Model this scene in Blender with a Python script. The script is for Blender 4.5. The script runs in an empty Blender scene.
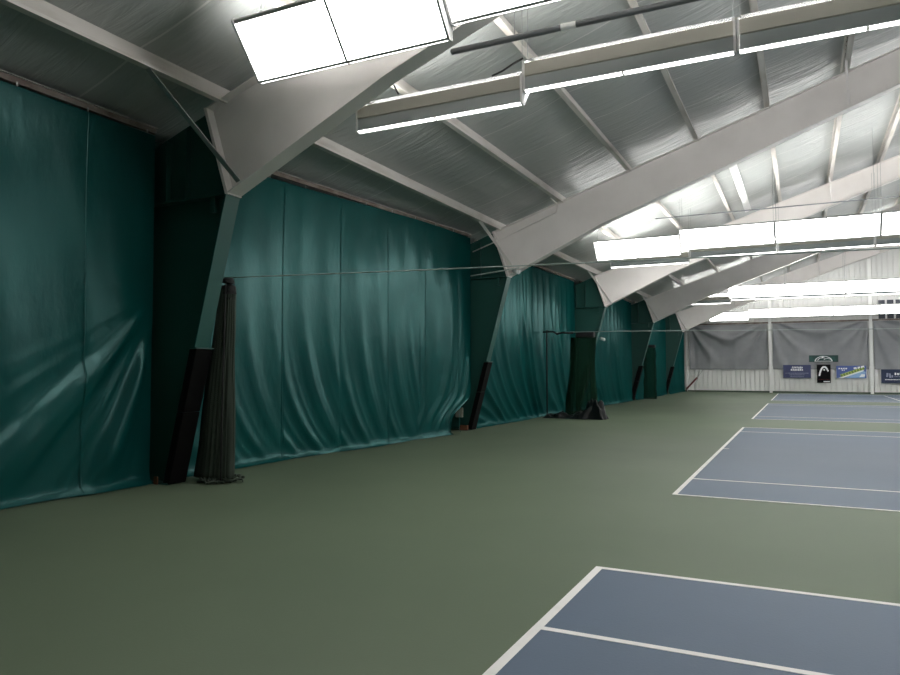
import bpy, bmesh, math, random
from mathutils import Vector
random.seed(7)
SC = bpy.context.scene
COL = SC.collection
PI = math.pi
F0, YAW, PITCH, CAMH = 710.8, .4604, .0453, 1.476

# ------------------------------------------------------------------ materials
def mat(name, rgb, rough=.6, metal=0., spec=.5, emit=None, strength=0.):
    m = bpy.data.materials.new(name); m.use_nodes = True
    b = m.node_tree.nodes['Principled BSDF']
    b.inputs['Base Color'].default_value = (*rgb, 1)
    b.inputs['Roughness'].default_value = rough
    b.inputs['Metallic'].default_value = metal
    b.inputs['Specular IOR Level'].default_value = spec
    if emit:
        b.inputs['Emission Color'].default_value = (*emit, 1)
        b.inputs['Emission Strength'].default_value = strength
    return m

def nd(m, typ, **kw):
    n = m.node_tree.nodes.new(typ)
    for k, v in kw.items(): setattr(n, k, v)
    return n

def lk(m, a, b): m.node_tree.links.new(a, b)

def mottle(m, c1, c2, scale, lo=.35, hi=.65, vec=(1, 1, 1), detail=4, rough_amp=0):
    """two close tones of the material itself, mixed by object-space noise"""
    b = m.node_tree.nodes['Principled BSDF']
    tc = nd(m, 'ShaderNodeTexCoord'); mp = nd(m, 'ShaderNodeMapping')
    mp.inputs['Scale'].default_value = vec
    nz = nd(m, 'ShaderNodeTexNoise'); nz.inputs['Scale'].default_value = scale; nz.inputs['Detail'].default_value = detail
    rp = nd(m, 'ShaderNodeMapRange'); rp.inputs['From Min'].default_value = lo; rp.inputs['From Max'].default_value = hi
    mx = nd(m, 'ShaderNodeMix', data_type='RGBA')
    mx.inputs['A'].default_value = (*c1, 1); mx.inputs['B'].default_value = (*c2, 1)
    lk(m, tc.outputs['Object'], mp.inputs['Vector']); lk(m, mp.outputs['Vector'], nz.inputs['Vector'])
    lk(m, nz.outputs['Fac'], rp.inputs['Value']); lk(m, rp.outputs['Result'], mx.inputs['Factor'])
    lk(m, mx.outputs['Result'], b.inputs['Base Color'])
    return mx

def bump(m, scale, strength, dist=.01, vec=(1, 1, 1), detail=3):
    b = m.node_tree.nodes['Principled BSDF']
    tc = nd(m, 'ShaderNodeTexCoord'); mp = nd(m, 'ShaderNodeMapping'); mp.inputs['Scale'].default_value = vec
    nz = nd(m, 'ShaderNodeTexNoise'); nz.inputs['Scale'].default_value = scale; nz.inputs['Detail'].default_value = detail
    bp = nd(m, 'ShaderNodeBump'); bp.inputs['Strength'].default_value = strength; bp.inputs['Distance'].default_value = dist
    lk(m, tc.outputs['Object'], mp.inputs['Vector']); lk(m, mp.outputs['Vector'], nz.inputs['Vector'])
    lk(m, nz.outputs['Fac'], bp.inputs['Height']); lk(m, bp.outputs['Normal'], b.inputs['Normal'])

M = {}
M['floor'] = mat('green_acrylic', (.12, .15, .09), .62, spec=.35)
mottle(M['floor'], (.097, .132, .081), (.120, .156, .099), .35, .3, .7); bump(M['floor'], 60, .25, .004)
M['court'] = mat('blue_acrylic', (.10, .14, .21), .6, spec=.35)
mottle(M['court'], (.087, .125, .180), (.102, .142, .199), .5, .3, .7); bump(M['court'], 60, .25, .004)
M['line'] = mat('white_court_paint', (.78, .77, .74), .7)
mottle(M['line'], (.80, .79, .76), (.66, .65, .61), 3, .5, .8)
M['vinyl'] = mat('teal_vinyl', (.002, .060, .055), .34, spec=.13)
mottle(M['vinyl'], (.002, .060, .056), (.003, .050, .048), 1.2); bump(M['vinyl'], 7, .20, .03, (1, 1, .45), 5)
M['vinyl'].node_tree.nodes['Principled BSDF'].inputs['Specular Tint'].default_value = (.45, .95, .92, 1)
M['seam'] = mat('teal_vinyl_seam', (.008, .115, .105), .6, spec=.1)
M['greensteel'] = mat('dark_green_steel', (.008, .062, .050), .5)
M['greenflange'] = mat('green_painted_flange', (.010, .085, .070), .5)
M['whitesteel'] = mat('off_white_steel', (.76, .73, .71), .55)
mottle(M['whitesteel'], (.82, .78, .755), (.75, .71, .685), 1.5, .4, .75)
M['purlin'] = mat('aged_white_purlin', (.58, .55, .51), .6)
mottle(M['purlin'], (.62, .59, .55), (.40, .36, .30), 2.2, .5, .85, (3, .5, 3))
M['rail'] = mat('rusty_rail', (.22, .19, .16), .6)
mottle(M['rail'], (.26, .23, .20), (.14, .10, .08), 3)
M['galv'] = mat('galvanised_metal', (.42, .42, .41), .45, .6)
M['rubber'] = mat('black_foam_pad', (.004, .004, .004), .8, spec=.1); bump(M['rubber'], 40, .2, .004)
M['net'] = mat('olive_grey_netting', (.030, .045, .034), .8, spec=.2)
M['netgreen'] = mat('dark_green_netting', (.006, .045, .022), .8, spec=.2)
M['blackcloth'] = mat('black_cloth', (.008, .008, .009), .75)
M['blackvinyl'] = mat('black_vinyl', (.005, .007, .007), .4, spec=.25)
M['housing'] = mat('olive_grey_housing', (.34, .33, .28), .5)
M['housinglow'] = mat('blue_grey_housing', (.29, .32, .315), .45)
M['trim'] = mat('grey_fixture_trim', (.60, .60, .59), .5)
M['lens'] = mat('lit_lens', (.9, .9, .9), .5, emit=(1, .985, .965), strength=7.0)
M['lip'] = mat('lit_lens_lip', (.9, .9, .9), .5, emit=(1, .985, .965), strength=4.0)
M['guard'] = mat('white_guard_mesh', (.82, .82, .80), .5, emit=(1, .985, .965), strength=.0)
M['glowtop'] = mat('lit_tube_bay', (.9, .9, .9), .5, emit=(1, .985, .965), strength=16.0)
M['wire'] = mat('steel_wire', (.30, .31, .31), .45, .5)
M['rope'] = mat('pale_rope', (.36, .42, .40), .7)
M['darkpipe'] = mat('dark_grey_pipe', (.16, .17, .18), .4, .3)
M['sticker'] = mat('white_sticker', (.85, .85, .83), .6)
M['siding'] = mat('white_ribbed_steel', (.82, .82, .80), .5)
M['gable'] = mat('pale_grey_gable', (.66, .66, .64), .6)
M['greycurtain'] = mat('grey_vinyl', (.135, .14, .147), .5, spec=.4)
mottle(M['greycurtain'], (.29, .295, .305), (.24, .247, .26), 1.2); bump(M['greycurtain'], 8, .1, .02)
M['greentrim'] = mat('dark_green_base', (.05, .08, .055), .6)
M['plainwall'] = mat('dull_green_wall', (.03, .10, .085), .6)
M['navy'] = mat('navy_banner', (.040, .050, .135), .55)
M['navydeep'] = mat('deep_navy_banner', (.008, .022, .070), .55)
M['bwhite'] = mat('banner_white_ink', (.88, .89, .90), .6)
M['bpale'] = mat('banner_pale_ink', (.28, .30, .42), .6)
M['bblack'] = mat('black_banner', (.004, .004, .005), .7, spec=.1)
M['bgreen'] = mat('dark_green_banner', (.006, .045, .040), .55)
M['bblue'] = mat('royal_blue_banner', (.07, .12, .38), .5)
M['byellow'] = mat('yellow_green_ink', (.46, .56, .12), .6)
M['bsky'] = mat('sky_blue_ink', (.28, .48, .74), .6)
M['red'] = mat('dark_red_plastic', (.14, .012, .016), .5)
M['beige'] = mat('beige_plastic', (.42, .40, .34), .5)
M['wood'] = mat('brown_wood', (.12, .045, .018), .7)
M['dark'] = mat('dark_slot', (.03, .035, .05), .5)
M['whitecam'] = mat('white_plastic', (.82, .84, .83), .4)

# curtain vinyl gets a fine weave line pattern in its own bump only
def cloth_shader(m, gloss, rough, fac):
    nt = m.node_tree; b = nt.nodes['Principled BSDF']; out = nt.nodes['Material Output']
    df = nd(m, 'ShaderNodeBsdfDiffuse'); gl = nd(m, 'ShaderNodeBsdfGlossy'); mx = nd(m, 'ShaderNodeMixShader')
    gl.inputs['Color'].default_value = (*gloss, 1); gl.inputs['Roughness'].default_value = rough; mx.inputs[0].default_value = fac
    src = b.inputs['Base Color'].links[0].from_socket; lk(m, src, df.inputs['Color'])
    nn = b.inputs['Normal'].links[0].from_socket; lk(m, nn, df.inputs['Normal']); lk(m, nn, gl.inputs['Normal'])
    lk(m, df.outputs[0], mx.inputs[1]); lk(m, gl.outputs[0], mx.inputs[2]); lk(m, mx.outputs[0], out.inputs['Surface'])
cloth_shader(M['vinyl'], (.45, .82, .80), .28, .045)
def roof_mat():
    m = mat('silver_insulation_facing', (.40, .42, .41), .38, .15, .5)
    b = m.node_tree.nodes['Principled BSDF']
    tc = nd(m, 'ShaderNodeTexCoord')
    sx = nd(m, 'ShaderNodeSeparateXYZ'); lk(m, tc.outputs['Object'], sx.inputs['Vector'])
    # taped seams across the slope every 1.5 m
    md = nd(m, 'ShaderNodeMath', operation='PINGPONG'); md.inputs[1].default_value = .75
    ad = nd(m, 'ShaderNodeMath', operation='ADD'); ad.inputs[1].default_value = 30.5
    lk(m, sx.outputs['Y'], ad.inputs[0]); lk(m, ad.outputs[0], md.inputs[0])
    lt = nd(m, 'ShaderNodeMath', operation='LESS_THAN'); lt.inputs[1].default_value = .014
    lk(m, md.outputs[0], lt.inputs[0])
    nz = nd(m, 'ShaderNodeTexNoise'); nz.inputs['Scale'].default_value = .8; nz.inputs['Detail'].default_value = 4
    lk(m, tc.outputs['Object'], nz.inputs['Vector'])
    mx = nd(m, 'ShaderNodeMix', data_type='RGBA')
    mx.inputs['A'].default_value = (.35, .38, .37, 1); mx.inputs['B'].default_value = (.45, .46, .445, 1)
    lk(m, nz.outputs['Fac'], mx.inputs['Factor'])
    m2 = nd(m, 'ShaderNodeMix', data_type='RGBA'); m2.inputs['B'].default_value = (.60, .60, .58, 1)
    lk(m, lt.outputs[0], m2.inputs['Factor']); lk(m, mx.outputs['Result'], m2.inputs['A'])
    lk(m, m2.outputs['Result'], b.inputs['Base Color'])
    mp = nd(m, 'ShaderNodeMapping'); mp.inputs['Scale'].default_value = (.5, 3.2, .5)
    nb = nd(m, 'ShaderNodeTexNoise'); nb.inputs['Scale'].default_value = 2.4; nb.inputs['Detail'].default_value = 5
    nb.inputs['Distortion'].default_value = .8
    lk(m, tc.outputs['Object'], mp.inputs['Vector']); lk(m, mp.outputs['Vector'], nb.inputs['Vector'])
    bp = nd(m, 'ShaderNodeBump'); bp.inputs['Strength'].default_value = .55; bp.inputs['Distance'].default_value = .06
    lk(m, nb.outputs['Fac'], bp.inputs['Height']); lk(m, bp.outputs['Normal'], b.inputs['Normal'])
    return m
M['roof'] = roof_mat()

def guard_mat():
    """perforated white mesh: see-through diamonds"""
    m = M['guard']; b = m.node_tree.nodes['Principled BSDF']
    tc = nd(m, 'ShaderNodeTexCoord')
    ck = nd(m, 'ShaderNodeTexChecker'); ck.inputs['Scale'].default_value = 1.0
    mp = nd(m, 'ShaderNodeMapping'); mp.inputs['Scale'].default_value = (38, 38, 38); mp.inputs['Rotation'].default_value = (0, 0, PI/4)
    lk(m, tc.outputs['Object'], mp.inputs['Vector']); lk(m, mp.outputs['Vector'], ck.inputs['Vector'])
    ck.inputs['Color1'].default_value = (.20, .20, .195, 1); ck.inputs['Color2'].default_value = (.08, .08, .08, 1)
    lk(m, ck.outputs['Color'], b.inputs['Base Color'])
guard_mat()
def see_through(m, fac):
    nt = m.node_tree; b = nt.nodes['Principled BSDF']; out = nt.nodes['Material Output']
    tr = nd(m, 'ShaderNodeBsdfTransparent'); mx = nd(m, 'ShaderNodeMixShader'); mx.inputs[0].default_value = fac
    lk(m, b.outputs[0], mx.inputs[1]); lk(m, tr.outputs[0], mx.inputs[2]); lk(m, mx.outputs[0], out.inputs['Surface'])
see_through(M['guard'], .72)

def net_mat(m, c1, c2, sc):
    b = m.node_tree.nodes['Principled BSDF']
    tc = nd(m, 'ShaderNodeTexCoord')
    mp = nd(m, 'ShaderNodeMapping'); mp.inputs['Scale'].default_value = (sc, sc, sc)
    ck = nd(m, 'ShaderNodeTexChecker'); ck.inputs['Scale'].default_value = 1
    ck.inputs['Color1'].default_value = (*c1, 1); ck.inputs['Color2'].default_value = (*c2, 1)
    lk(m, tc.outputs['Object'], mp.inputs['Vector']); lk(m, mp.outputs['Vector'], ck.inputs['Vector'])
    lk(m, ck.outputs['Color'], b.inputs['Base Color'])
net_mat(M['net'], (.060, .078, .060), (.034, .046, .036), 75)
net_mat(M['netgreen'], (.006, .050, .024), (.004, .028, .014), 50)
see_through(M['netgreen'], .40)

# ------------------------------------------------------------------ mesh helpers
def add_box(bm, c, s, rot=None):
    vs = []
    for dx in (-.5, .5):
        for dy in (-.5, .5):
            for dz in (-.5, .5):
                v = Vector((dx*s[0], dy*s[1], dz*s[2]))
                if rot: v.rotate(rot)
                vs.append(bm.verts.new(Vector(c) + v))
    for f in ((0, 1, 3, 2), (4, 6, 7, 5), (0, 4, 5, 1), (2, 3, 7, 6), (0, 2, 6, 4), (1, 5, 7, 3)):
        bm.faces.new([vs[i] for i in f])

def add_prism(bm, poly, axis, a, b):
    """poly in the two other axes, extruded from a to b along axis"""
    def P(p, t):
        return {'y': (p[0], t, p[1]), 'x': (t, p[0], p[1]), 'z': (p[0], p[1], t)}[axis]
    A = [bm.verts.new(P(p, a)) for p in poly]; B = [bm.verts.new(P(p, b)) for p in poly]
    n = len(poly)
    bm.faces.new(A); bm.faces.new(B[::-1])
    for i in range(n): bm.faces.new((A[i], B[i], B[(i+1) % n], A[(i+1) % n]))

def add_bar(bm, p, q, w, h, up=(0, 0, 1)):
    """a straight rectangular bar from p to q, w wide and h deep"""
    p, q = Vector(p), Vector(q); d = (q-p).normalized(); u = Vector(up)
    s = d.cross(u)
    if s.length < 1e-4: s = d.cross(Vector((0, 1, 0)))
    s.normalize(); u = s.cross(d)
    A = [bm.verts.new(e + s*a*w/2 + u*b*h/2) for e in (p, q) for a, b in ((-1, -1), (1, -1), (1, 1), (-1, 1))]
    for f in ((0, 1, 2, 3), (7, 6, 5, 4), (0, 4, 5, 1), (1, 5, 6, 2), (2, 6, 7, 3), (3, 7, 4, 0)):
        bm.faces.new([A[i] for i in f])

def add_tube(bm, pts, r, n=8, close=True):
    pts = [Vector(p) for p in pts]; rings = []
    for i, p in enumerate(pts):
        d = (pts[min(i+1, len(pts)-1)] - pts[max(i-1, 0)]).normalized()
        s = d.cross(Vector((0, 0, 1)))
        if s.length < 1e-3: s = d.cross(Vector((0, 1, 0)))
        s.normalize(); u = s.cross(d)
        rr = r[i] if isinstance(r, (list, tuple)) else r
        rings.append([bm.verts.new(p + (s*math.cos(2*PI*k/n) + u*math.sin(2*PI*k/n))*rr) for k in range(n)])
    for a, b in zip(rings, rings[1:]):
        for k in range(n): bm.faces.new((a[k], a[(k+1) % n], b[(k+1) % n], b[k]))
    if close:
        bm.faces.new(rings[0][::-1]); bm.faces.new(rings[-1])

def obj(name, bm, m, parent=None, smooth=False, bevel=0, solid=0, loc=None):
    bmesh.ops.recalc_face_normals(bm, faces=bm.faces)
    me = bpy.data.meshes.new(name); bm.to_mesh(me); bm.free()
    if smooth:
        for p in me.polygons: p.use_smooth = True
    o = bpy.data.objects.new(name, me); COL.objects.link(o)
    me.materials.append(m)
    if parent: o.parent = parent
    if loc: o.location = loc
    if solid:
        s = o.modifiers.new('solid', 'SOLIDIFY'); s.thickness = solid; s.offset = 0
    if bevel:
        b = o.modifiers.new('bevel', 'BEVEL'); b.width = bevel; b.segments = 2; b.limit_method = 'ANGLE'
    return o

def empty(name, loc, label, cat, group=None, rz=0, kind=None):
    o = bpy.data.objects.new(name, None); COL.objects.link(o)
    o.location = loc; o.rotation_euler.z = rz
    o.empty_display_size = .1
    tag(o, label, cat, group, kind); return o

def tag(o, label=None, cat=None, group=None, kind=None):
    if label: o['label'] = label
    if cat: o['category'] = cat
    if group: o['group'] = group
    if kind: o['kind'] = kind
    return o

def dup(root, loc, label, group=None):
    r = root.copy(); COL.objects.link(r); r.location = loc; r['label'] = label
    if group: r['group'] = group
    for ch in list(root.children):
        c = ch.copy(); COL.objects.link(c); c.parent = r
        for g in list(ch.children):
            d = g.copy(); COL.objects.link(d); d.parent = c
    return r

NB = bmesh.new

# ------------------------------------------------------------------ building dimensions
XW = -8.0                      # side wall
YB, YN = 50.55, -12.5          # far wall, wall behind the camera
XR = 10.47                     # ridge (over the nets)
XE = 2*XR - XW                 # opposite side wall
def ztop(x): return 4.83 + .337*(x+6.75)       # top flange line of the rafters
ROOFOFF = .245
def zroof(x):
    return ztop(x) + ROOFOFF if x <= XR else ztop(2*XR-x) + ROOFOFF
PX = [-6.60, -5.04, -3.45, -2.0, -.58, .86, 2.25, 3.7, 5.15, 6.6, 8.05, 9.5]
FY = [-2.63, 6.63, 15.89, 25.15, 34.41, 43.66]
FDX = [0, -.04, .03, .08, .07, .05]
FDZ = [0, -.02, .03, .04, .02, .02]

# ------------------------------------------------------------------ setting
bm = NB(); add_box(bm, ((XW+XE)/2, (YB+YN)/2, -.1), (XE-XW, YB-YN, .2))
tag(obj('floor', bm, M['floor']), kind='structure', label='dull green acrylic floor around the courts', cat='floor')

# roof: insulation facing bellying a little between the purlins
def roof_half(name, side):
    bm = NB()
    xs = [XW]
    knots = [XW] + PX + [XR]
    for a, b in zip(knots, knots[1:]):
        for k in range(1, 7): xs.append(a + (b-a)*k/6)
    ys = [YN + (YB-YN)*j/42 for j in range(43)]
    grid = []
    for x in xs:
        a = max(k for k in knots if k <= x+1e-6); b = min([k for k in knots if k >= x-1e-6] or [XR])
        u = 0 if b-a < 1e-6 else (x-a)/(b-a)
        sag = -.05*math.sin(PI*u)**.8 if 0 < u < 1 else 0
        row = []
        for y in ys:
            xx = x if side < 0 else 2*XR-x
            row.append(bm.verts.new((xx, y, zroof(x)+sag)))
        grid.append(row)
    for i in range(len(xs)-1):
        for j in range(len(ys)-1):
            bm.faces.new((grid[i][j], grid[i+1][j], grid[i+1][j+1], grid[i][j+1]))
    return obj(name, bm, M['roof'], smooth=True, solid=.02)
tag(roof_half('ceiling', -1), kind='structure', label='silver insulation facing of the sloping roof', cat='ceiling')
tag(roof_half('ceiling_far_slope', 1), kind='structure', label='roof slope beyond the ridge', cat='ceiling')

def ribbed_wall(name, x0, x1, z0, z1fn, y, m, pitch=.29, depth=.10):
    bm = NB(); n = int(round((x1-x0)/pitch)); prof = []
    for i in range(n):
        a = x0 + (x1-x0)*i/n; w = (x1-x0)/n
        prof += [(a, 0), (a+w*.74, 0), (a+w*.78, depth), (a+w*.96, depth)]
    prof.append((x1, 0))
    lo = [bm.verts.new((x, y+d, z0)) for x, d in prof]
    hi = [bm.verts.new((x, y+d, z1fn(x))) for x, d in prof]
    for i in range(len(prof)-1): bm.faces.new((lo[i], lo[i+1], hi[i+1], hi[i]))
    return obj(name, bm, m, solid=.01)
wb = bpy.data.objects.new('wall_back', None); COL.objects.link(wb)
tag(wb, 'far end wall of white ribbed steel', 'wall', kind='structure')
ribbed_wall('siding', XW, XE, 0, lambda x: 1.7, YB, M['siding']).parent = wb
ribbed_wall('gable', XW, XE, 1.7, lambda x: zroof(x)-.02, YB+.01, M['gable'], depth=.03).parent = wb
bm = NB(); add_box(bm, ((XW+XE)/2, YB-.03, .05), (XE-XW, .06, .10))
tag(obj('baseboard_back', bm, M['greentrim']), kind='structure', label='dark green strip along the foot of the far wall', cat='baseboard')
bm = NB(); add_prism(bm, [(XW, 0), (XE, 0), (XE, zroof(XE)), (XR, zroof(XR)), (XW, zroof(XW))], 'y', YN-.1, YN)
tag(obj('wall_front', bm, M['gable']), kind='structure', label='plain end wall behind the camera', cat='wall')
bm = NB()
n = 210
prev = None
for i in range(n+1):
    y = YN + (YB-YN)*i/n; d = .035 if i % 3 == 0 else 0
    cur = (bm.verts.new((XW-d, y, 0)), bm.verts.new((XW-d, y, zroof(XW))))
    if prev: bm.faces.new((prev[0], cur[0], cur[1], prev[1]))
    prev = cur
tag(obj('wall_left', bm, M['greensteel'], solid=.01), kind='structure', label='dark green ribbed side wall behind the curtains', cat='wall')
bm = NB(); add_box(bm, (XE+.05, (YB+YN)/2, zroof(XW)/2), (.1, YB-YN, zroof(XW)))
tag(obj('wall_right', bm, M['plainwall']), kind='structure', label='opposite side wall across the courts', cat='wall')

# ------------------------------------------------------------------ courts
XB = -1.417; LW = .055; CL = 23.77; CW = 10.97
COURT_Y = [-5.643, 8.759, 23.161, 37.563]
def court(y0, label):
    t = empty('tennis_court', (XB, y0, 0), label, 'court', 'blue courts side by side', kind='structure')
    bm = NB(); add_box(bm, (CL/2, CW/2, .0015), (CL, CW, .003)); obj('playing_surface', bm, M['court'], t)
    def ln(name, x0, x1, y0, y1):
        bm = NB(); add_box(bm, ((x0+x1)/2, (y0+y1)/2, .003), (x1-x0, y1-y0, .004)); obj(name, bm, M['line'], t)
    ln('baseline', 0, LW, 0, CW); ln('baseline', CL-LW, CL, 0, CW)
    ln('doubles_sideline', LW, CL-LW, 0, .05); ln('doubles_sideline', LW, CL-LW, CW-.05, CW)
    ln('singles_sideline', LW, CL-LW, 1.37, 1.42); ln('singles_sideline', LW, CL-LW, CW-1.42, CW-1.37)
    ln('service_line', 5.485, 5.535, 1.42, CW-1.42); ln('service_line', CL-5.535, CL-5.485, 1.42, CW-1.42)
    ln('centre_service_line', 5.535, CL-5.535, CW/2-.025, CW/2+.025)
    ln('centre_mark', LW, LW+.10, CW/2-.025, CW/2+.025)
for y0, lb in zip(COURT_Y, ['first blue court, cut by the bottom of the picture',
                            'second blue court, just past the first one',
                            'third blue court, thin strip beyond the second one',
                            'last blue court, directly under the banners on the far wall']):
    court(y0, lb)

# ------------------------------------------------------------------ steel portal frames
ORD = ['', 'first', 'second', 'third', 'fourth', 'fifth']
def frame(i):
    y = FY[i]; dx, dz = FDX[i], FDZ[i]
    lbs = {0: 'steel portal frame behind the camera, green column and white rafter',
           1: 'steel frame with the dark net bunch and widest white haunch beside the first lights',
           2: 'steel frame whose long white rafter crosses the middle of the picture, beige box at foot',
           3: 'steel frame with the green net and black vinyl heap at its column foot',
           4: 'steel frame with dull shaded white haunch between the third and last frames',
           5: 'steel frame closest to the white end wall, small lit haunch'}
    t = empty('steel_frame', (dx, y, 0), lbs[i], 'steel frame', 'steel portal frames along the curtained wall')
    W = .24; yc = W/2
    kx, kz = -6.38, 3.72+dz; tx, tz = -6.765, ztop(-6.765)+dz*.5
    fx = -7.37 - dx
    ox = XW + .06 - dx
    # column
    bm = NB(); add_prism(bm, [(ox, 0), (fx, 0), (kx, kz), (tx, tz), (ox, ztop(ox)-.02)], 'y', yc-.006, yc+.006)
    col = obj('column_web', bm, M['greensteel'], t)
    bm = NB(); add_prism(bm, [(fx, 0), (fx+.02, 0), (kx+.02, kz), (kx, kz)], 'y', 0, W); obj('column_inner_flange', bm, M['greenflange'], t)
    bm = NB(); add_prism(bm, [(ox-.02, 0), (ox, 0), (ox, ztop(ox)-.02), (ox-.02, ztop(ox)-.02)], 'y', 0, W); obj('column_outer_flange', bm, M['greensteel'], t)
    bm = NB(); add_box(bm, ((ox+kx)/2-.03, yc-.075, kz-.03), (kx-ox-.10, .13, .02)); obj('stiffener', bm, M['greensteel'], t)
    for sx in (-7.45, -7.1):
        zt = ztop(sx)-.1; bm = NB(); add_box(bm, (sx, yc-.05, (kz+zt)/2), (.015, .09, zt-kz)); obj('stiffener', bm, M['greensteel'], t)
    bm = NB(); add_box(bm, (kx-.25, yc-.06, kz-.12), (.07, .06, .22)); obj('bracket', bm, M['greensteel'], t, bevel=.006)
    # splice plates (white rafter end plate, tilted)
    bm = NB(); add_prism(bm, [(kx-.005, kz-.03), (kx+.04, kz-.03), (tx+.04, tz+.01), (tx-.005, tz+.01)], 'y', -.005, W+.005)
    obj('splice_plate', bm, M['whitesteel'], t)
    # rafter
    lo = [(kx+.03, kz), (-4.05, 4.79+dz), (-.51, 6.12+dz*.5), (1.8, 7.01), (XR, 10.0)]
    hi = [(x, ztop(x) + dz*.5*max(0, 1-(x+6.8)/8)) for x in (tx+.03, -4.05, -.51, 1.8, XR)]
    bm = NB(); add_prism(bm, lo + hi[::-1], 'y', yc-.006, yc+.006); obj('rafter_web', bm, M['whitesteel'], t)
    bm = NB()
    for a, b in zip(lo, lo[1:]): add_prism(bm, [a, b, (b[0], b[1]-.018), (a[0], a[1]-.018)], 'y', 0, W)
    obj('rafter_bottom_flange', bm, M['whitesteel'], t)
    bm = NB()
    for a, b in zip(hi, hi[1:]): add_prism(bm, [a, b, (b[0], b[1]-.016), (a[0], a[1]-.016)], 'y', 0, W)
    obj('rafter_top_flange', bm, M['whitesteel'], t)
    # far half of the frame, out of the picture
    bm = NB(); q = [(2*XR-dx*2-x, z) for x, z in lo + hi[::-1]]; add_prism(bm, q, 'y', yc-.006, yc+.006)
    obj('rafter_web', bm, M['whitesteel'], t)
    if i == 2:
        bm = NB()
        add_tube(bm, [(-7.3, .045, ztop(-7.3)-.25), (-6.6, .045, ztop(-6.6)-.25), (-5.15, .045, ztop(-5.15)-.20), (-5.08, -.05, ztop(-5.1)-.05), (-5.14, -.4, ztop(-5.1)+.02)], .016, 8)
        obj('conduit', bm, M['whitesteel'], t, smooth=True)
    # knee braces up to the first purlin, both ways
    for s in (-1, 1):
        bm = NB(); add_bar(bm, (kx+.22, yc+s*.13, kz+.10), (PX[0]-dx, yc+s*1.25, ztop(PX[0])+.06), .008, .075, (1, 0, 0))
        obj('knee_brace', bm, M['whitesteel' if i != 1 else 'galv'], t)
    # flange braces further up
    for px in (PX[2], PX[5], PX[7]):
        xl = px - dx
        z0 = next(a[1] + (b[1]-a[1])*(xl+.1-a[0])/(b[0]-a[0]) for a, b in zip(lo, lo[1:]) if a[0] <= xl+.1 <= b[0])
        if px == PX[2] and i != 5: continue
        for s in (-1, 1):
            bm = NB(); add_bar(bm, (xl+.06, yc+s*.13, z0+.02), (xl, yc+s*.70, ztop(xl)+.05), .008, .045, (1, 0, 0))
            obj('flange_brace', bm, M['whitesteel'], t)
    # foot
    bm = NB(); add_box(bm, ((ox+fx)/2, yc, .012), (fx-ox+.12, W+.06, .024)); obj('base_plate', bm, M['greensteel'], t)
    return t
frames = [frame(i) for i in range(6)]

def pad(i):
    y = FY[i]; fx = -7.37
    lb = {1: 'tall black foam pad on the column beside the dark net bunch',
          2: 'black foam pad on the column with the beige box at its foot',
          3: 'black foam pad on the column behind the green net',
          4: 'black foam pad on the column just before the narrow net bunch by the end wall',
          5: 'black foam pad on the last column before the white end wall'}[i]
    t = empty('column_pad', (0, y, 0), lb, 'pad', 'black foam pads on the columns')
    fx += .012; sl = (FDX[i]-6.38-fx)/3.72
    zt = 1.74 if i == 1 else 1.66
    bk = .05 if i < 3 else .13
    def seg(z0, z1, nm):
        bm = NB(); a, b = fx+sl*z0, fx+sl*z1
        add_prism(bm, [(a-bk, z0), (a+.070, z0), (b+.070, z1), (b-bk, z1)], 'y', -.02, .26)
        return obj(nm, bm, M['rubber'], t, bevel=.012)
    seg(.005, .93, 'pad_section'); seg(.936, zt, 'pad_section')
    bm = NB(); a = fx+sl*zt; add_box(bm, (a+.010, .12, zt+.010), (.135, .30, .014)); obj('top_cap', bm, M['greensteel'], t)
for i in (1, 2, 3, 4, 5): pad(i)

# ------------------------------------------------------------------ purlins, eave strut
W_ = ['first', 'second', 'third', 'fourth', 'fifth', 'sixth', 'seventh', 'eighth', 'ninth', 'tenth', 'eleventh', 'twelfth']
def purlin_bm():
    bm = NB()
    prof = [(-.05, .225), (-.05, .21), (-.006, .21), (-.006, .012), (.075, .012), (.075, .035), (.083, .035), (.083, 0), (-.014, 0), (-.014, .223), (-.05, .225)]
    prof = prof[:-1]
    add_prism(bm, prof, 'y', YN+.05, YB-.05)
    return bm
def bolts_bm(y0s):
    bm = NB()
    for y in y0s:
        for k in range(5):
            for r in (0, 1):
                add_tube(bm, [(-.013, y-.36+.18*k, .06+.08*r), (-.022, y-.36+.18*k, .06+.08*r)], .011, 6)
    return bm
p0 = empty('roof_purlin', (PX[0], 0, ztop(PX[0])), 'first long white roof purlin up from the curtained side wall', 'purlin', 'purlins running the length of the roof')
obj('purlin_channel', purlin_bm(), M['purlin'], p0); obj('lap_bolts', bolts_bm([y-1.1 for y in FY[1:]]), M['rail'], p0)
for k in range(1, len(PX)):
    dup(p0, (PX[k], 0, ztop(PX[k])), W_[k] + ' long white roof purlin up from the curtained side wall')

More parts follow.
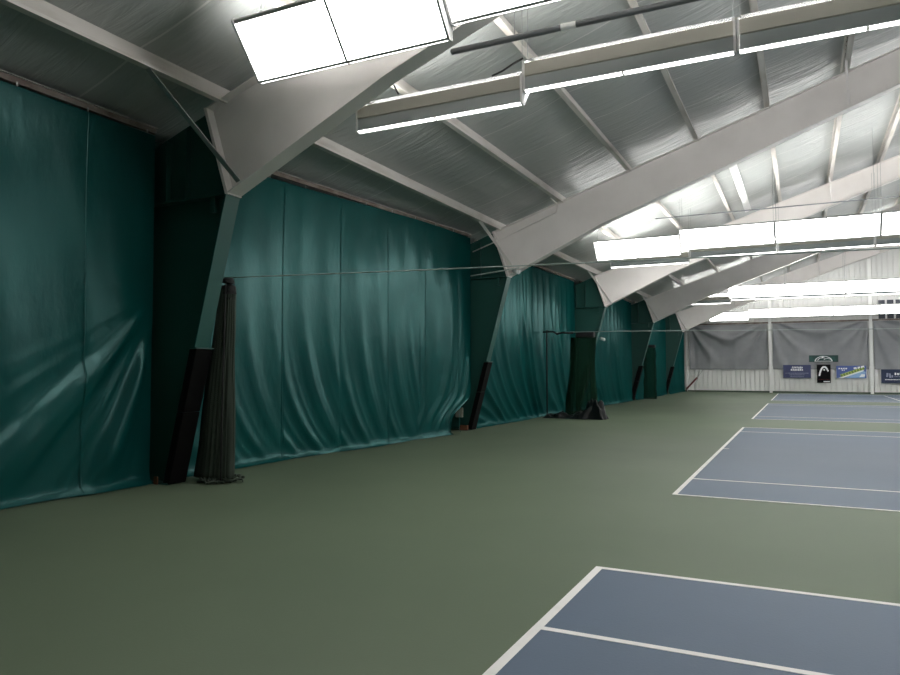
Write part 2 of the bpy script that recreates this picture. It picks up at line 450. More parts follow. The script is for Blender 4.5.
STL = ['over the curtain nearest the camera', 'over the curtain beside the dark net bunch', 'over the curtain just past the second frame',
       'over the curtain before the fourth frame', 'over the curtain behind the narrow net bunch', 'over the last short curtain']
for k in range(6):
    ya = FY[k]+.30; yb = FY[k+1]-.03 if k < 5 else YB-.25
    es = empty('eave_strut', (0, ya, 0), 'stained steel strut under the roof edge ' + STL[k], 'strut', 'eave struts')
    bm = NB(); add_prism(bm, [(XW+.08, ztop(-7.9)-.06), (XW+.11, ztop(-7.9)-.06), (XW+.11, ztop(-7.9)+.16), (XW+.08, ztop(-7.9)+.16)], 'y', 0, yb-ya)
    obj('strut_web', bm, M['rail'], es)
    bm = NB(); add_prism(bm, [(XW+.08, ztop(-7.9)-.08), (XW+.24, ztop(-7.9)-.08), (XW+.24, ztop(-7.9)-.065), (XW+.08, ztop(-7.9)-.065)], 'y', 0, yb-ya)
    obj('strut_flange', bm, M['purlin'], es)

# ------------------------------------------------------------------ curtains
def ridge(p):                       # folded-cloth wave: narrow crest, broad trough
    return ((1+math.cos(p))/2)**2.6
def sstep(a, b, x):
    t = max(0, min(1, (x-a)/(b-a))); return t*t*(3-2*t)

def curtain_mesh(y0, y1, xfn, ztopfn, fold, nu, nv, flare=.10, pull=0):
    bm = NB(); g = []
    for i in range(nu+1):
        s = y0 + (y1-y0)*i/nu; row = []
        for j in range(nv+1):
            v = j/nv; z = .012 + (ztopfn(s)-.012)*v
            d = fold(s, z); s0_ = s
            if pull: s = s - pull*sstep(.95, .30, z)*((s-y0)/(y1-y0))**8; d += .05*ridge((s0_-y1)*9+z*3)*sstep(.8, 0, z)*sstep(y1-1.5, y1, s0_)
            fl = flare*math.exp(-z/.045)*(.75+.25*math.sin(s*2.3)+.15*math.sin(s*7.1))
            edge = sstep(y0, y0+.25, s)*(1-sstep(y1-.25, y1, s))
            row.append(bm.verts.new((xfn(s)+d*(.25+.75*edge)+fl, s, z))); s = s0_
        g.append(row)
    for i in range(nu):
        for j in range(nv): bm.faces.new((g[i][j], g[i+1][j], g[i+1][j+1], g[i][j+1]))
    return bm

def hashf(k, seed): 
    r = math.sin(k*12.9898+seed*78.233)*43758.5453; return r-math.floor(r)

def fold_bay0(s, z):                # everything pulled up to a pin near the frame, 2.4 m up
    px, pz = 6.70, 2.55
    d = .028*math.sin(s*2.1+.6*math.sin(z))*sstep(4.6, 3.4, z)
    d += .016*ridge(s*6.3 + .9*z)*sstep(4.6, 3.8, z)
    r = math.hypot(px-s, pz-z); th = math.atan2(pz-z, px-s)
    w = sstep(.42, .80, th)*sstep(.1, 1.4, r)*(.35+.65*sstep(0, .5, z))
    k = th*15.5 - 1.2 + .9*r*.45
    d += .095*ridge(k)*w*(.5+.8*hashf(math.floor((k+PI)/(2*PI)), 3))
    d += .018*ridge(k*2.7+.8)*w*sstep(.5, 2, r)
    return d
def fold_panels(s0, pw, flip_at, seed, amp):
    def fn(s, z):
        u = (s-s0)/pw; k = math.floor(u); f = u-k
        sg = 1 if s < flip_at else -1
        if sg < 0: f = 1-f
        a = amp*(.45+.85*hashf(k, seed))*(.08+.92*sstep(3.2, .8, z))*(.25+.75*sstep(.0, .35, z))
        w = math.sin(PI*min(1, max(0, f*.92+.08)))**.5
        ph = 2*PI*(2.3*f - (1.7+.5*hashf(k, seed+5))*math.exp(-z/1.0) + hashf(k, seed+2))
        d = a*(ridge(ph)+.3*ridge(2.3*ph+1)*sstep(2.4, .9, z))*w
        d += .03*math.sin(s*1.7+seed)*sstep(4.5, 3, z)
        d += .007*math.sin(s*9+z*.5+seed)*sstep(.5, 2.5, z)*sstep(4.6, 3.8, z)
        # seam pinch and the billow of each panel
        d += .010*math.sin(PI*f)**.5*sstep(4.4, 2.5, z)
        return d
    return fn
def fold_sweep(sL, sR, seed, amp):  # long drapes hung from the frame, swept along the floor
    def fn(s, z):
        q = (s-sL)
        ph = 2*PI*(q/.85 + .22*math.sin(q*2.3+z*.8+seed) - 4.2*math.exp(-z/.95)*(1-.6*sstep(0, 6, q))) + 1.1*math.sin(s*.9+seed)
        k = math.floor((ph+PI)/(2*PI))
        a = amp*(.25+1.1*hashf(k, seed))*(.15+.85*sstep(3.9, 1.2, z))*(.35+.65*sstep(0, .4, z))
        d = a*ridge(ph) + .035*math.sin(s*1.3+seed)
        d += .015*ridge(s*11+seed)*sstep(1.5, 3, z)*sstep(4.6, 4.0, z)
        return d
    return fn

CURT = [
    (-2.30, 6.58, lambda s: -7.62, fold_bay0, 260, 110, 'teal vinyl curtain nearest the camera with big diagonal folds at its lower corner', -3.1),
    (6.98, 15.72, lambda s: -7.66+.42*sstep(7.5, 15, s), fold_panels(7.75, 1.45, 13.3, 1, .040), 300, 110, 'teal vinyl curtain between the dark net bunch and the second frame, seamed panels swagging', 9.2),
    (16.25, 24.98, lambda s: -7.36, fold_sweep(16.2, 25, 2, .105), 240, 90, 'teal vinyl curtain just past the second frame, folds sweeping down to the floor', 17.7),
    (25.5, 34.25, lambda s: -7.30, fold_sweep(25.4, 34, 4, .10), 200, 70, 'teal vinyl curtain between the green net and the fourth frame', 27),
    (34.75, 43.5, lambda s: -7.26, fold_sweep(34.6, 43, 5, .05), 160, 60, 'teal vinyl curtain behind the narrow net bunch close to the end wall', 36),
    (44.0, 50.4, lambda s: -7.22, fold_sweep(44, 50, 6, .05), 120, 60, 'last short teal vinyl curtain ending at the white end wall', 45),
]
for ci, (y0, y1, xfn, fold, nu, nv, lb, seam0) in enumerate(CURT):
    ztf = lambda s, xfn=xfn: ztop(xfn(s)) + .03
    t = empty('vinyl_curtain', (0, 0, 0), lb, 'curtain', 'teal vinyl curtains along the side wall')
    c = obj('curtain_sheet', curtain_mesh(y0, y1, xfn, ztf, fold, nu, nv, pull=1.25 if ci == 1 else 0), M['vinyl'], t, smooth=True)
    # vertical welded seams follow the cloth
    s = seam0
    while s < y1-.2:
        if s > y0+.2:
            bm = NB(); pr = None
            for j in range(91):
                z = .02 + (ztf(s)-.04)*j/90
                ed = sstep(y0, y0+.25, s)*(1-sstep(y1-.25, y1, s))
                fl = .10*math.exp(-z/.045)*(.75+.25*math.sin(s*2.3)+.15*math.sin(s*7.1))
                x = xfn(s)+fold(s, z)*(.25+.75*ed)+fl+.010
                cur = (bm.verts.new((x, s-.012, z)), bm.verts.new((x+.004, s, z)), bm.verts.new((x, s+.012, z)))
                if pr: bm.faces.new((pr[0], cur[0], cur[1], pr[1])); bm.faces.new((pr[1], cur[1], cur[2], pr[2]))
                pr = cur
            obj('welded_seam', bm, M['vinyl'], t, smooth=True)
        s += 1.45
    # hanging rail and grommet clips
    x0, x1 = xfn(y0), xfn(y1)
    bm = NB(); add_bar(bm, (x0+.0, y0, ztop(x0)+.085), (x1+.0, y1, ztop(x1)+.085), .05, .065)
    obj('curtain_rail', bm, M['rail'], t)
    bm = NB(); add_bar(bm, (x0+.03, y0, ztop(x0)+.122), (x1+.03, y1, ztop(x1)+.122), .05, .008); obj('rail_lip', bm, M['purlin'], t)
    nn = 11; c0 = None
    for k in range(nn):
        s = y0+.15+(y1-y0-.3)*k/(nn-1); x = xfn(s)
        if c0 is None:
            bm = NB(); add_box(bm, (.014, 0, 0), (.008, .018, .05)); c0 = obj('rail_clip', bm, M['galv'], t); c = c0
        else:
            c = c0.copy(); COL.objects.link(c)
        c.location = (x+.012, s, ztop(x)+.045)

# ------------------------------------------------------------------ hanging court lights
LU = 2.38
def fixture(sgn, label, group):
    """sgn -1: lens looks toward -Y; +1: toward +Y. Origin: bottom edge of lens, start of the unit"""
    t = empty('court_light', (0, 0, 0), label, 'light', group)
    L = LU-.008
    def P(d, z): return (sgn*d, z)
    def pr(name, poly, m, x0=.027, x1=None):
        bm = NB(); add_prism(bm, [P(*q) for q in poly], 'x', x0, x1 or L-.027); return obj(name, bm, m, t)
    pr('lens', [(0, 0), (.42, .50), (.41, .512), (-.012, .012)], M['lens'])
    pr('lens_lip', [(0, -.002), (0, .010), (-.046, .019), (-.050, .004)], M['lip'])
    h = pr('housing', [(-.06, .17), (-.075, .18), (-.075, .335), (-.04, .345), (-.04, .335), (-.06, .32)], M['housing'])
    pr('lower_housing', [(-.056, .019), (-.046, .019), (-.045, .17), (-.060, .175)], M['housinglow'])
    pr('tube_tray', [(-.03, .285), (.21, .285), (.21, .295), (-.03, .295)], M['glowtop'], .06, L-.06)
    # curved guard over the open top
    bm = NB(); ring = []
    for k in range(9):
        a = k/8; d = -.07 + .49*a; z = .345 + (.512-.345)*a + .055*math.sin(PI*a)
        ring.append(P(d, z))
    up = [(q[0], q[1]+.006) for q in ring]
    add_prism(bm, ring + up[::-1], 'x', .027, L-.027); obj('wire_guard', bm, M['guard'], t)
    for x in (0, L):
        pr('end_plate', [(-.068, -.004), (.004, -.014), (.438, .500), (.415, .535), (-.078, .36)], M['trim'], *((.0, .026) if x == 0 else (L-.026, L)))
    pr('lens_divider', [(.002, -.008), (.430, .498), (.424, .508), (-.008, .002)], M['trim'], L/2-.014, L/2+.014)
    pr('lens_frame', [(.402, .476), (.424, .502), (.414, .520), (.392, .490)], M['trim'])
    pr('lens_frame', [(-.010, -.010), (.006, -.006), (.015, .008), (.008, .010)], M['trim'])
    pr('lip_clip', [(-.054, -.004), (-.010, -.008), (-.010, -.002), (-.050, .028), (-.060, .026)], M['trim'], L/2-.012, L/2+.012)
    for x in (.03, L-.03):
        bm = NB(); add_tube(bm, [(x, sgn*.02, .36), (x, sgn*.02, 2.0)], .004, 5); obj('hanger_wire', bm, M['wire'], t)
    return t

X0 = -5.40
ROWS = [(-1, 6.0, 'first camera-facing row'), (1, 7.93, 'first dark-backed row'), (-1, 20.45, 'second camera-facing row'), (1, 22.1, 'second dark-backed row'),
        (-1, 35.25, 'third camera-facing row'), (1, 36.4, 'third dark-backed row'), (-1, 49.2, 'row just before the far wall')]
NTH = ['', 'second', 'third', 'fourth', 'fifth', 'sixth', 'seventh', 'eighth', 'ninth', 'tenth', 'eleventh']
NUNIT = 11
proto = {}
for ri, (sgn, y, rl) in enumerate(ROWS):
    for k in range(NUNIT):
        x = [-5.35, -5.31, -5.34, -5.33, -5.40, -5.40, -5.40][ri] + LU*k
        if ri == 4 and k == 0: continue
        z = 4.66 if k == 0 else 4.80
        lb = ('lower-hung end unit of the ' if k == 0 else 'hanging light, ' + NTH[k] + ' unit from the curtain end of the ') + rl
        grp = 'white hanging court lights'
        if sgn not in proto:
            proto[sgn] = fixture(sgn, lb, grp); proto[sgn].location = (x, y, z)
        else:
            dup(proto[sgn], (x, y, z), lb, grp)

# power cords up to the step in the away-facing rows
def cord(pts, lb, r=.012):
    bm = NB(); add_tube(bm, pts, r, 7); tag(obj('power_cord', bm, M['blackcloth'], smooth=True), lb, 'cord')
cord([(-3.30, 7.80, 5.03), (-3.16, 7.79, 5.06), (-3.02, 7.79, 5.12), (-2.90, 7.80, 5.17)], 'short black power cord bridging the step in the dark-backed light row')
cord([(-4.62, 7.82, 5.04), (-4.66, 7.80, 5.12), (-4.72, 7.86, 5.20), (-4.74, 7.86, 5.24)], 'short black cord curling up from the end of the dark-backed light row')

# suspended pipes between the paired rows
def hung_pipe(y, z, x0, x1, lb, r=.035, sticker=None):
    t = empty('suspended_pipe', (0, y, z), lb, 'pipe', 'pipes hung between the light rows')
    bm = NB(); add_tube(bm, [(x0, 0, 0), (x1, 0, 0)], r, 10); obj('pipe', bm, M['darkpipe'], t, smooth=True)
    x = x0+.75
    while x < min(x1, 6):
        bm = NB(); add_tube(bm, [(x, 0, 0), (x, 0, zroof(x)-z-.15)], .005, 5); obj('hanger_rod', bm, M['wire'], t)
        x += 2.4
    if sticker:
        bm = NB(); add_tube(bm, [(sticker, 0, 0), (sticker+.16, 0, 0)], r+.003, 10); obj('sticker', bm, M['sticker'], t)
hung_pipe(7.0, 5.03, -3.45, 12, 'dark pipe with a white sticker hung beside the dark-backed light row', .034, -2.18)
hung_pipe(21.3, 5.92, -3.8, 12, 'thin dark pipe hung above the lights over the second court', .016)

# ------------------------------------------------------------------ net cables
def cable(name, pts, r, lb, m='rope'):
    bm = NB(); add_tube(bm, pts, r, 6); tag(obj(name, bm, M[m], smooth=True), lb, 'cable')
cable('net_cable', [(-6.95+.5*k, 6.97, 2.682-.0305*(.5*k)+.0008*(.5*k)**2) for k in range(31)], .007,
      'thin taut cable running out from the dark net bunch beside the first frame')
cable('net_cable', [(-7.0, 21.3, 2.64), (-5, 21.3, 2.63), (-2, 21.3, 2.58), (1.6, 21.3, 2.53), (8, 21.3, 2.5)], .010,
      'thin taut cable running out from the green net past the third frame')
cable('tie_rod', [(-7.5, 15.80, 3.76), (-6.8, 15.80, 3.82), (-6.0, 15.80, 3.90)], .016, 'pale rod from the wall to the knee of the second frame')
# thick white strip under the roof, third bay
bm = NB(); add_bar(bm, (-1.50, 17.0, zroof(-1.5)-.16), (-1.50, 24.9, zroof(-1.5)-.16), .20, .10, (-.32, 0, .95))
tag(obj('roof_channel', bm, M['siding'], bevel=.01), 'bright white flat channel under the roof between two purlins past the second rafter', 'channel')

# ------------------------------------------------------------------ gathered divider nets
def bunch(name, lb, loc, prof, m, folds=13, seed=1, hem=None, cordm='blackcloth'):
    """prof: list of (z, half width x, half width y, dx)"""
    t = empty(name, loc, lb, 'net', 'gathered divider nets')
    n = 96; bm = NB(); rings = []
    for z, a, b, dx in prof:
        ring = []
        for k in range(n):
            th = 2*PI*k/n
            w = 1 + .16*math.sin(folds*th + .8*math.sin(z*1.5+seed)) + .07*math.sin(folds*2.37*th+seed+z*.6)
            ring.append(bm.verts.new((dx+a*w*math.cos(th), b*w*math.sin(th), z)))
        rings.append(ring)
    for r0, r1 in zip(rings, rings[1:]):
        for k in range(n): bm.faces.new((r0[k], r0[(k+1) % n], r1[(k+1) % n], r1[k]))
    bm.faces.new(rings[0][::-1]); bm.faces.new(rings[-1])
    obj('netting', bm, M[m], t, smooth=True)
    return t
# first: at the first frame
pf = []
for j in range(41):
    v = j/40; z = .05 + 2.5*v
    a = [.28, .24, .222, .20, .165, .13, .10][min(6, int(v*6))]; w6 = v*6-int(v*6); a += w6*([.28, .24, .222, .20, .165, .13, .10, .10][min(6, int(v*6))+1]-a); pf.append((z, a, .14-.05*v, .33-a*1.08))
t = bunch('divider_net', 'dark olive net gathered into a tall bunch beside the first black column pad', (-7.05, 7.12, 0), pf, 'net', 22, 1)
bm = NB(); pr = []
for j in range(9):
    v = j/8; pr.append((.235+.01*math.sin(v*7), 0, 2.40+.30*v))
add_tube(bm, pr, [.07, .09, .10, .095, .105, .095, .09, .08, .05], 12); obj('top_tie', bm, M['blackcloth'], t, smooth=True)
bm = NB(); add_tube(bm, [(.27, -.09, 2.62), (.28, -.12, 1.6), (.285, -.14, .8), (.29, -.15, .02)], .011, 7); obj('hanging_cord', bm, M['blackcloth'], t, smooth=True)
bm = NB(); rr = random.Random(4)
for k in range(34):
    a = rr.uniform(0, 2*PI); r0 = rr.uniform(.12, .26); pts = []
    for q in range(6):
        a += rr.uniform(-.25, .45); r0 = min(.36, max(.08, r0+rr.uniform(-.05, .06)))
        pts.append((.10+r0*math.cos(a)*1.0, r0*math.sin(a)*.85, .018+rr.uniform(0, .05)))
    add_tube(bm, pts, .014, 5)
obj('net_hem', bm, M['net'], t, smooth=True)
# second: green, in front of the third frame, with heap of black vinyl
pf = []
for j in range(31):
    v = j/30; z = .06 + 2.4*v
    pf.append((z-.055+.07*v, .42-.10*v+.02*math.sin(v*8), .18-.04*v, -.10+.08*v))
t = bunch('divider_net', 'dark green net gathered at the third frame above a heap of black vinyl', (-6.05, 21.5, 0), pf, 'netgreen', 17, 3)
bm = NB(); add_box(bm, (.06, 0, 2.55), (.56, .24, .20)); obj('top_tie', bm, M['blackcloth'], t, bevel=.04)
def heap(name, lb, cx, cy, m, n=46, seed=2, sx=1.0, sy=.3, hfn=None):
    bm = NB(); g = []; rr = random.Random(seed); nx, ny = 60, 22
    for i in range(nx+1):
        row = []
        for j in range(ny+1):
            u, v = i/nx*2-1, j/ny*2-1
            base = hfn(u)*max(0, 1-abs(v)**2.4)*max(0, 1-abs(u)**14)
            w = base*(1+.16*math.sin(u*15+v*5+1.2*math.sin(v*7+u*3))+.10*math.sin(u*29-v*9+seed))
            row.append(bm.verts.new((cx+u*sx+.03*math.sin(v*6+u*9), cy+v*sy*(1+.15*math.sin(u*8)), max(.006, w))))
        g.append(row)
    for i in range(nx):
        for j in range(ny): bm.faces.new((g[i][j], g[i+1][j], g[i+1][j+1], g[i][j+1]))
    return tag(obj(name, bm, M[m], smooth=True), lb, 'vinyl heap')
heap('vinyl_heap', 'crumpled black vinyl heaped on the floor under the green net', -6.20, 21.0, 'blackvinyl', sx=.95, sy=.25, hfn=lambda u: .15+.05*math.sin(u*11)+.36*sstep(.22, .5, u))
# third: narrow net by the fourth frame
pf = [( .05+2.55*j/24, .27-.03*j/24+.01*math.sin(j), .15, .01*math.sin(j*.7)) for j in range(25)]
t = bunch('divider_net', 'narrow dark green net bunch standing beside the fourth frame near the end wall', (-6.72, 35.6, 0), pf, 'netgreen', 9, 5)
bm = NB(); add_box(bm, (0, 0, 2.62), (.54, .28, .14)); obj('top_tie', bm, M['blackcloth'], t, bevel=.03)

# upright cord and arm in front of the third curtain
t = empty('net_post', (-7.16, 21.25, 0), 'thin dark post with a short arm against the curtain before the green net', 'post')
bm = NB(); add_tube(bm, [(0, 0, 0), (.0, 0, 1.2), (.0, 0, 2.72)], .022, 8); obj('upright', bm, M['blackcloth'], t, smooth=True)
bm = NB(); add_tube(bm, [(-.12, 0, 2.66), (.22, 0, 2.66), (.34, 0, 2.58), (.5, 0, 2.62), (.85, 0, 2.60)], .030, 8); obj('arm', bm, M['blackcloth'], t, smooth=True)

# ------------------------------------------------------------------ small things at the frames
bm = NB(); add_box(bm, (-7.64, 15.93, .42), (.19, .07, .24)); tag(obj('junction_box', bm, M['beige'], bevel=.01), 'small beige box on the web at the foot of the second column', 'box')
bm = NB(); add_box(bm, (-7.46, 15.80, .06), (.22, .08, .12)); tag(obj('wood_block', bm, M['wood'], bevel=.006), 'brown wooden block on the floor at the foot of the second column', 'block')
bm = NB(); add_box(bm, (-7.50, 6.59, .05), (.07, .018, .10)); tag(obj('wood_block', bm, M['wood'], bevel=.004), 'small brown block on the floor beside the first black column pad', 'block')
def camlet(x, y, z, lb):
    t = empty('security_camera', (x, y, z), lb, 'camera', 'white wall cameras')
    bm = NB(); add_tube(bm, [(-.12, 0, .03), (.03, -.06, -.02), (.05, -.07, -.025)], [.05, .055, .04], 10); obj('camera_body', bm, M['whitecam'], t, smooth=True)
    bm = NB(); add_tube(bm, [(-.10, .0, .03), (-.16, .10, .06)], .015, 6); obj('mount_arm', bm, M['whitecam'], t)
camlet(-6.30, 24.98, 2.56, 'small white camera on the column of the third frame')
camlet(-6.0, 15.74, 3.80, 'small white camera under the knee of the second frame')

# ------------------------------------------------------------------ far wall: posts, grey curtains, banners
PXS = [-1.86, 3.77, 9.4, 15.0, 20.7]
for k, x in enumerate(PXS):
    bm = NB(); add_prism(bm, [(x-.09, YB-.22), (x+.09, YB-.22), (x+.09, YB-.205), (x+.01, YB-.205), (x+.01, YB-.02), (x-.01, YB-.02), (x-.01, YB-.205), (x-.09, YB-.205)], 'z', 0, zroof(x)-.3)
    lb = ['white steel post on the far wall before the navy banner with small lettering', 'white steel post on the far wall between blue striped banner and dark navy one'] + ['white steel post further along the far wall']*3
    tag(obj('wall_post', bm, M['siding']), lb[k], 'post', 'white posts on the far wall')
bm = NB(); add_box(bm, (-7.08, YB-.06, 2.0), (.10, .10, 4.0)); tag(obj('trim_1', bm, M['siding']), kind='structure', label='white corner trim where the curtain meets the end wall', cat='trim')
bm = NB(); add_box(bm, ((-7.1+XE-1)/2, YB-.11, 4.52), (XE-1+7.1, .16, .10)); tag(obj('curtain_girt', bm, M['rail']), 'dark horizontal girt above the grey curtains on the far wall', 'girt')

def grey_fold(seed, xa, xb):
    def fn(x, z):
        u = (x-xa)/(xb-xa); v = (4.42-z)/2.9
        d = 0
        # swags hung from the two upper corners
        for cx, sg in ((xa, 1), (xb, -1)):
            r = math.hypot((x-cx), 4.6-z); th = math.atan2(4.6-z, sg*(x-cx))
            ph = th*11+seed+.4*r
            d += .20*ridge(ph)*sstep(.2, 1.2, r)*sstep(4.6, 1.5, r)*(.4+.8*hashf(math.floor((ph+PI)/(2*PI)), seed))
        d += .04*math.sin(x*3+seed)*v + .03*ridge(x*8+seed)*v
        return d
    return fn
gx = [-7.0] + PXS
glb = ['grey vinyl curtain on the far wall in the corner beside the teal curtain', 'grey vinyl curtain on the far wall hanging above the four small banners', 'grey vinyl curtain on the far wall above the dark navy banner',
       'grey vinyl curtain further along the far wall', 'grey vinyl curtain further along the far wall']
for k in range(4):
    xa, xb = gx[k]+.15, gx[k+1]-.15
    fn = grey_fold(k*1.7+.4, xa, xb); bm = NB(); g = []
    nu, nv = 110, 60
    for i in range(nu+1):
        x = xa+(xb-xa)*i/nu
        g.append([bm.verts.new((x, YB-.13-fn(x, 1.50+2.95*j/nv), 1.50+2.95*j/nv)) for j in range(nv+1)])
    for i in range(nu):
        for j in range(nv): bm.faces.new((g[i][j], g[i+1][j], g[i+1][j+1], g[i][j+1]))
    tag(obj('grey_curtain', bm, M['greycurtain'], smooth=True), glb[k], 'curtain', 'grey vinyl curtains on the far wall')

YS = YB-.30
def banner(name, lb, x0, x1, z0, z1, m, y=YS):
    t = empty(name, ((x0+x1)/2, y, z0), lb, 'banner')
    bm = NB(); w, h = x1-x0, z1-z0; nx = 16
    A = []
    for i in range(nx+1):
        x = -w/2+w*i/nx; yy = .006*math.sin(i*.9)
        A.append([bm.verts.new((x, yy, 0)), bm.verts.new((x, yy, h))])
    for i in range(nx): bm.faces.new((A[i][0], A[i+1][0], A[i+1][1], A[i][1]))
    obj('banner_sheet', bm, m, t, solid=.006)
    # tie cords to the wall
    for sx in (-1, 1):
        bm = NB(); add_tube(bm, [(sx*(w/2-.03), 0, h-.03), (sx*(w/2-.01), .20, h+.05)], .006, 5); obj('tie_cord', bm, M['wire'], t)
    return t, w, h
def ink(t, name, polys, m, y=-.014):
    bm = NB()
    for k, p in enumerate(polys): add_prism(bm, p, 'y', y-.001*(k % 3), y+.004)
    return obj(name, bm, m, t)
def rect(cx, cz, w, h, sk=0): return [(cx-w/2-sk*h/2, cz-h/2), (cx+w/2-sk*h/2, cz-h/2), (cx+w/2+sk*h/2, cz+h/2), (cx-w/2+sk*h/2, cz+h/2)]
def wordrow(cx, cz, w, h, n, seed, sk=.15):
    rr = random.Random(seed); out = []; x = cx-w/2; step = w/n
    for k in range(n):
        ww = step*rr.uniform(.55, .8)
        out.append(rect(x+step/2, cz+rr.uniform(-.05, .05)*h, ww, h*rr.uniform(.75, 1.), sk)); x += step
    return out

# navy banner
t, w, h = banner('wall_banner', 'navy banner with two white title rows and small lines below', -1.13, .45, .95, 1.78, M['navy'])
ink(t, 'title_lettering', wordrow(.02, h*.80, w*.40, .13, 7, 1, .4), M['bwhite'])
ink(t, 'title_lettering', wordrow(0, h*.62, w*.46, .13, 7, 2, .1), M['bwhite'])
ink(t, 'small_lettering', wordrow(0, h*.37, w*.86, .05, 26, 3) + wordrow(0, h*.25, w*.55, .045, 18, 4) + wordrow(0, h*.13, w*.5, .045, 15, 5), M['bpale'])
# dark green banner with white arcs
t, w, h = banner('wall_banner', 'dark green low banner with white sweeping arcs, above the black one', .36, 1.98, 1.96, 2.38, M['bgreen'])
def arc(cx, cz, rx, rz, a0, a1, th, n=14):
    out = []
    for k in range(n):
        p = []
        for a, s in ((k, 0), (k+1, 0), (k+1, 1), (k, 1)):
            an = a0+(a1-a0)*a/n; q = 1-s*th; p.append((cx+rx*q*math.cos(an), cz+rz*(q)*math.sin(an)))
        out.append(p)
    return out
ink(t, 'white_arcs', arc(0, .03, .50, .34, PI*.98, PI*.02, .10) + arc(-.05, .06, .30, .22, PI*.95, PI*.35, .14) + arc(.22, .05, .26, .18, PI*.8, PI*.05, .14) + [rect(0, .05, 1.0, .03), rect(-.05, .30, .10, .12, .5)], M['bwhite'])
ink(t, 'green_shapes', [[(-.75, .05), (-.45, .05), (-.62, .30), (-.80, .30)], [(.45, .10), (.70, .06), (.62, .32), (.40, .30)]], mat('mid_green_ink', (.008, .075, .06), .6), -.010)
# black banner with white arch
t, w, h = banner('wall_banner', 'upright black banner with a white arch mark', .79, 1.55, .65, 1.80, M['bblack'])
def stroke(pts, ws, n=30):
    out = []; L = []
    def cr(p0, p1, p2, p3, u):
        return tuple(.5*(2*b + (c-a)*u + (2*a-5*b+4*c-d)*u*u + (3*b-a-3*c+d)*u**3) for a, b, c, d in zip(p0, p1, p2, p3))
    P = [pts[0]] + pts + [pts[-1]]; Wt = [ws[0]] + ws + [ws[-1]]
    for s in range(len(pts)-1):
        for k in range(8):
            u = k/8; L.append((cr(*P[s:s+4], u), ws[s]+(ws[s+1]-ws[s])*u))
    L.append((pts[-1], ws[-1])); E = []
    for i, (p, wd) in enumerate(L):
        a, b = L[max(0, i-1)][0], L[min(len(L)-1, i+1)][0]
        dx, dz = b[0]-a[0], b[1]-a[1]; l = math.hypot(dx, dz) or 1
        E.append(((p[0]-dz/l*wd/2, p[1]+dx/l*wd/2), (p[0]+dz/l*wd/2, p[1]-dx/l*wd/2)))
    for (a, b), (c, d) in zip(E, E[1:]): out.append([a, c, d, b])
    return out
ink(t, 'arch_mark', stroke([(-.25, .44), (-.20, .68), (-.09, .93), (.03, 1.0), (.14, .94), (.25, .72)], [.095, .10, .105, .105, .10, .085]) + [[(.025+.048*math.cos(a*PI/6), .82+.055*math.sin(a*PI/6)) for a in range(12)]], M['bwhite'])
ink(t, 'red_line', wordrow(-.02, .22, .62, .022, 14, 9), mat('dull_red_ink', (.20, .03, .03), .6))
ink(t, 'white_strip', [rect(.15, .085, .36, .065)], M['bwhite'])
# blue banner with diagonal lettering
t, w, h = banner('wall_banner', 'blue banner with slanting yellow-green lettering and pale streaks', 1.86, 3.46, .95, 1.72, M['bblue'])
def slant(cx, cz, w, h, ang):
    c, s = math.cos(ang), math.sin(ang)
    return [(cx+c*a*w/2-s*b*h/2, cz+s*a*w/2+c*b*h/2) for a, b in ((-1, -1), (1, -1), (1, 1), (-1, 1))]
ink(t, 'sky_streak', [[(-.35, .02), (.72, .02), (.78, .40), (.60, .46), (.0, .18)]], M['bsky'], -.009)
ink(t, 'white_streak', [[(-.72, .01), (-.45, .01), (.62, .42), (.72, .52), (.45, .46)], [(.42, .06), (.70, .10), (.74, .24), (.55, .26)]], M['bwhite'], -.012)
pl = []
for k in range(9):
    a = k/8; cx = -.52+1.18*a; cz = .17+.44*a
    pl.append(slant(cx, cz, .105, .13+.03*math.sin(k*2), .40))
ink(t, 'slanted_lettering', [slant(.05, .385, 1.34, .17, .36)], M['byellow'], -.015)
ink(t, 'slanted_lettering', pl, mat('olive_ink', (.16, .26, .06), .6), -.020)
ink(t, 'white_lettering', [slant(.22, .62, .16, .11, .2), slant(.42, .66, .14, .11, .2), slant(.62, .70, .18, .12, .2)] + wordrow(-.45, .60, .50, .09, 4, 6, .3) + wordrow(-.42, .50, .2, .07, 2, 7, .3), M['bwhite'], -.015)
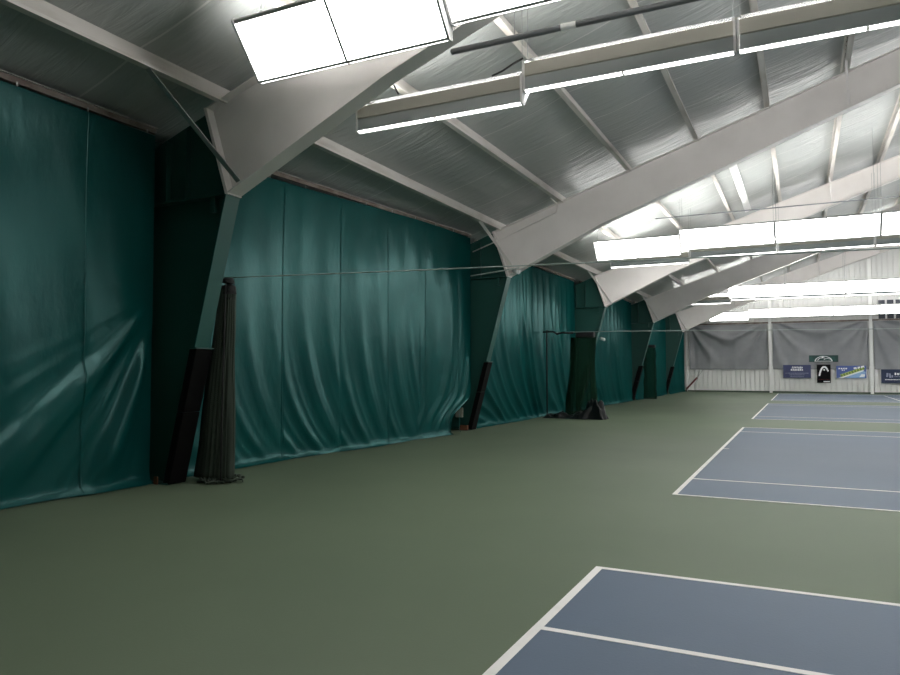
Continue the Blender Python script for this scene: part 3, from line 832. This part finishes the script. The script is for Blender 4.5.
# dark navy banner at the edge
t, w, h = banner('wall_banner', 'dark navy banner beyond the last post, pale square mark and white words', 4.24, 6.2, .66, 1.50, M['navydeep'])
ink(t, 'square_mark', [rect(-.66, .50, .10, .24, .1), rect(-.52, .46, .10, .26, -.1), rect(-.40, .42, .08, .14)], M['bpale'])
ink(t, 'title_lettering', wordrow(.22, .56, 1.05, .15, 8, 12, 0), M['bwhite'])
ink(t, 'small_lettering', wordrow(.2, .40, 1.0, .05, 14, 13, 0), M['bpale'])
ink(t, 'white_rule', wordrow(.05, .22, 1.7, .06, 22, 14, 0), M['bwhite'])

# squeegee leaning in the corner
t = empty('court_squeegee', (-7.05, YB-.35, 0), 'dark red roller with thin grey handle leaning in the far corner', 'squeegee')
bm = NB(); add_tube(bm, [(0, 0, .20), (.68, .05, .95)], .055, 10); obj('roller', bm, M['red'], t, smooth=True)
bm = NB(); add_tube(bm, [(.68, .05, .95), (1.05, .22, 1.48)], .018, 8); obj('handle', bm, M['galv'], t, smooth=True)
bm = NB(); add_tube(bm, [(0, 0, .22), (0, 0, .05)], .03, 8); add_tube(bm, [(0, -.15, .03), (0, .15, .03)], .03, 8); obj('foot', bm, M['blackcloth'], t, smooth=True)

# slotted vent bank high on the far wall
t = empty('wall_vent', (5.2, YB-.10, 4.50), 'bank of dark slots with white surrounds high on the far wall behind the lights', 'vent')
bm = NB(); add_box(bm, (.6, .02, .66), (3.2, .06, 1.42)); obj('vent_panel', bm, M['gable'], t)
bm2 = []
for r, (z0, hh) in enumerate(((.02, .36), (.92, .30))):
    for k in range(6):
        x = -.82 + .45*k
        bm = NB(); add_box(bm, (x, -.03, z0+hh/2), (.34, .05, hh)); s = obj('slot', bm, M['dark'], t)
        bm = NB(); add_box(bm, (x, -.05, z0+.03), (.36, .08, .05)); obj('slot_sill', bm, M['siding'], t)

# ------------------------------------------------------------------ world, camera, view
w = bpy.data.worlds.new('World'); SC.world = w; w.use_nodes = True
w.node_tree.nodes['Background'].inputs[0].default_value = (.5, .55, .6, 1); w.node_tree.nodes['Background'].inputs[1].default_value = .02
cd = bpy.data.cameras.new('Camera'); cam = bpy.data.objects.new('Camera', cd); COL.objects.link(cam)
cd.sensor_width = 36; cd.lens = F0/900*36; cd.clip_start = .05; cd.clip_end = 300
cam.location = (0, 0, CAMH); cam.rotation_euler = (PI/2+PITCH, 0, YAW)
SC.camera = cam
SC.view_settings.view_transform = 'Standard'; SC.view_settings.look = 'None'
SC.view_settings.gamma = 1; SC.view_settings.use_curve_mapping = False
SC.view_settings.exposure = 0.84
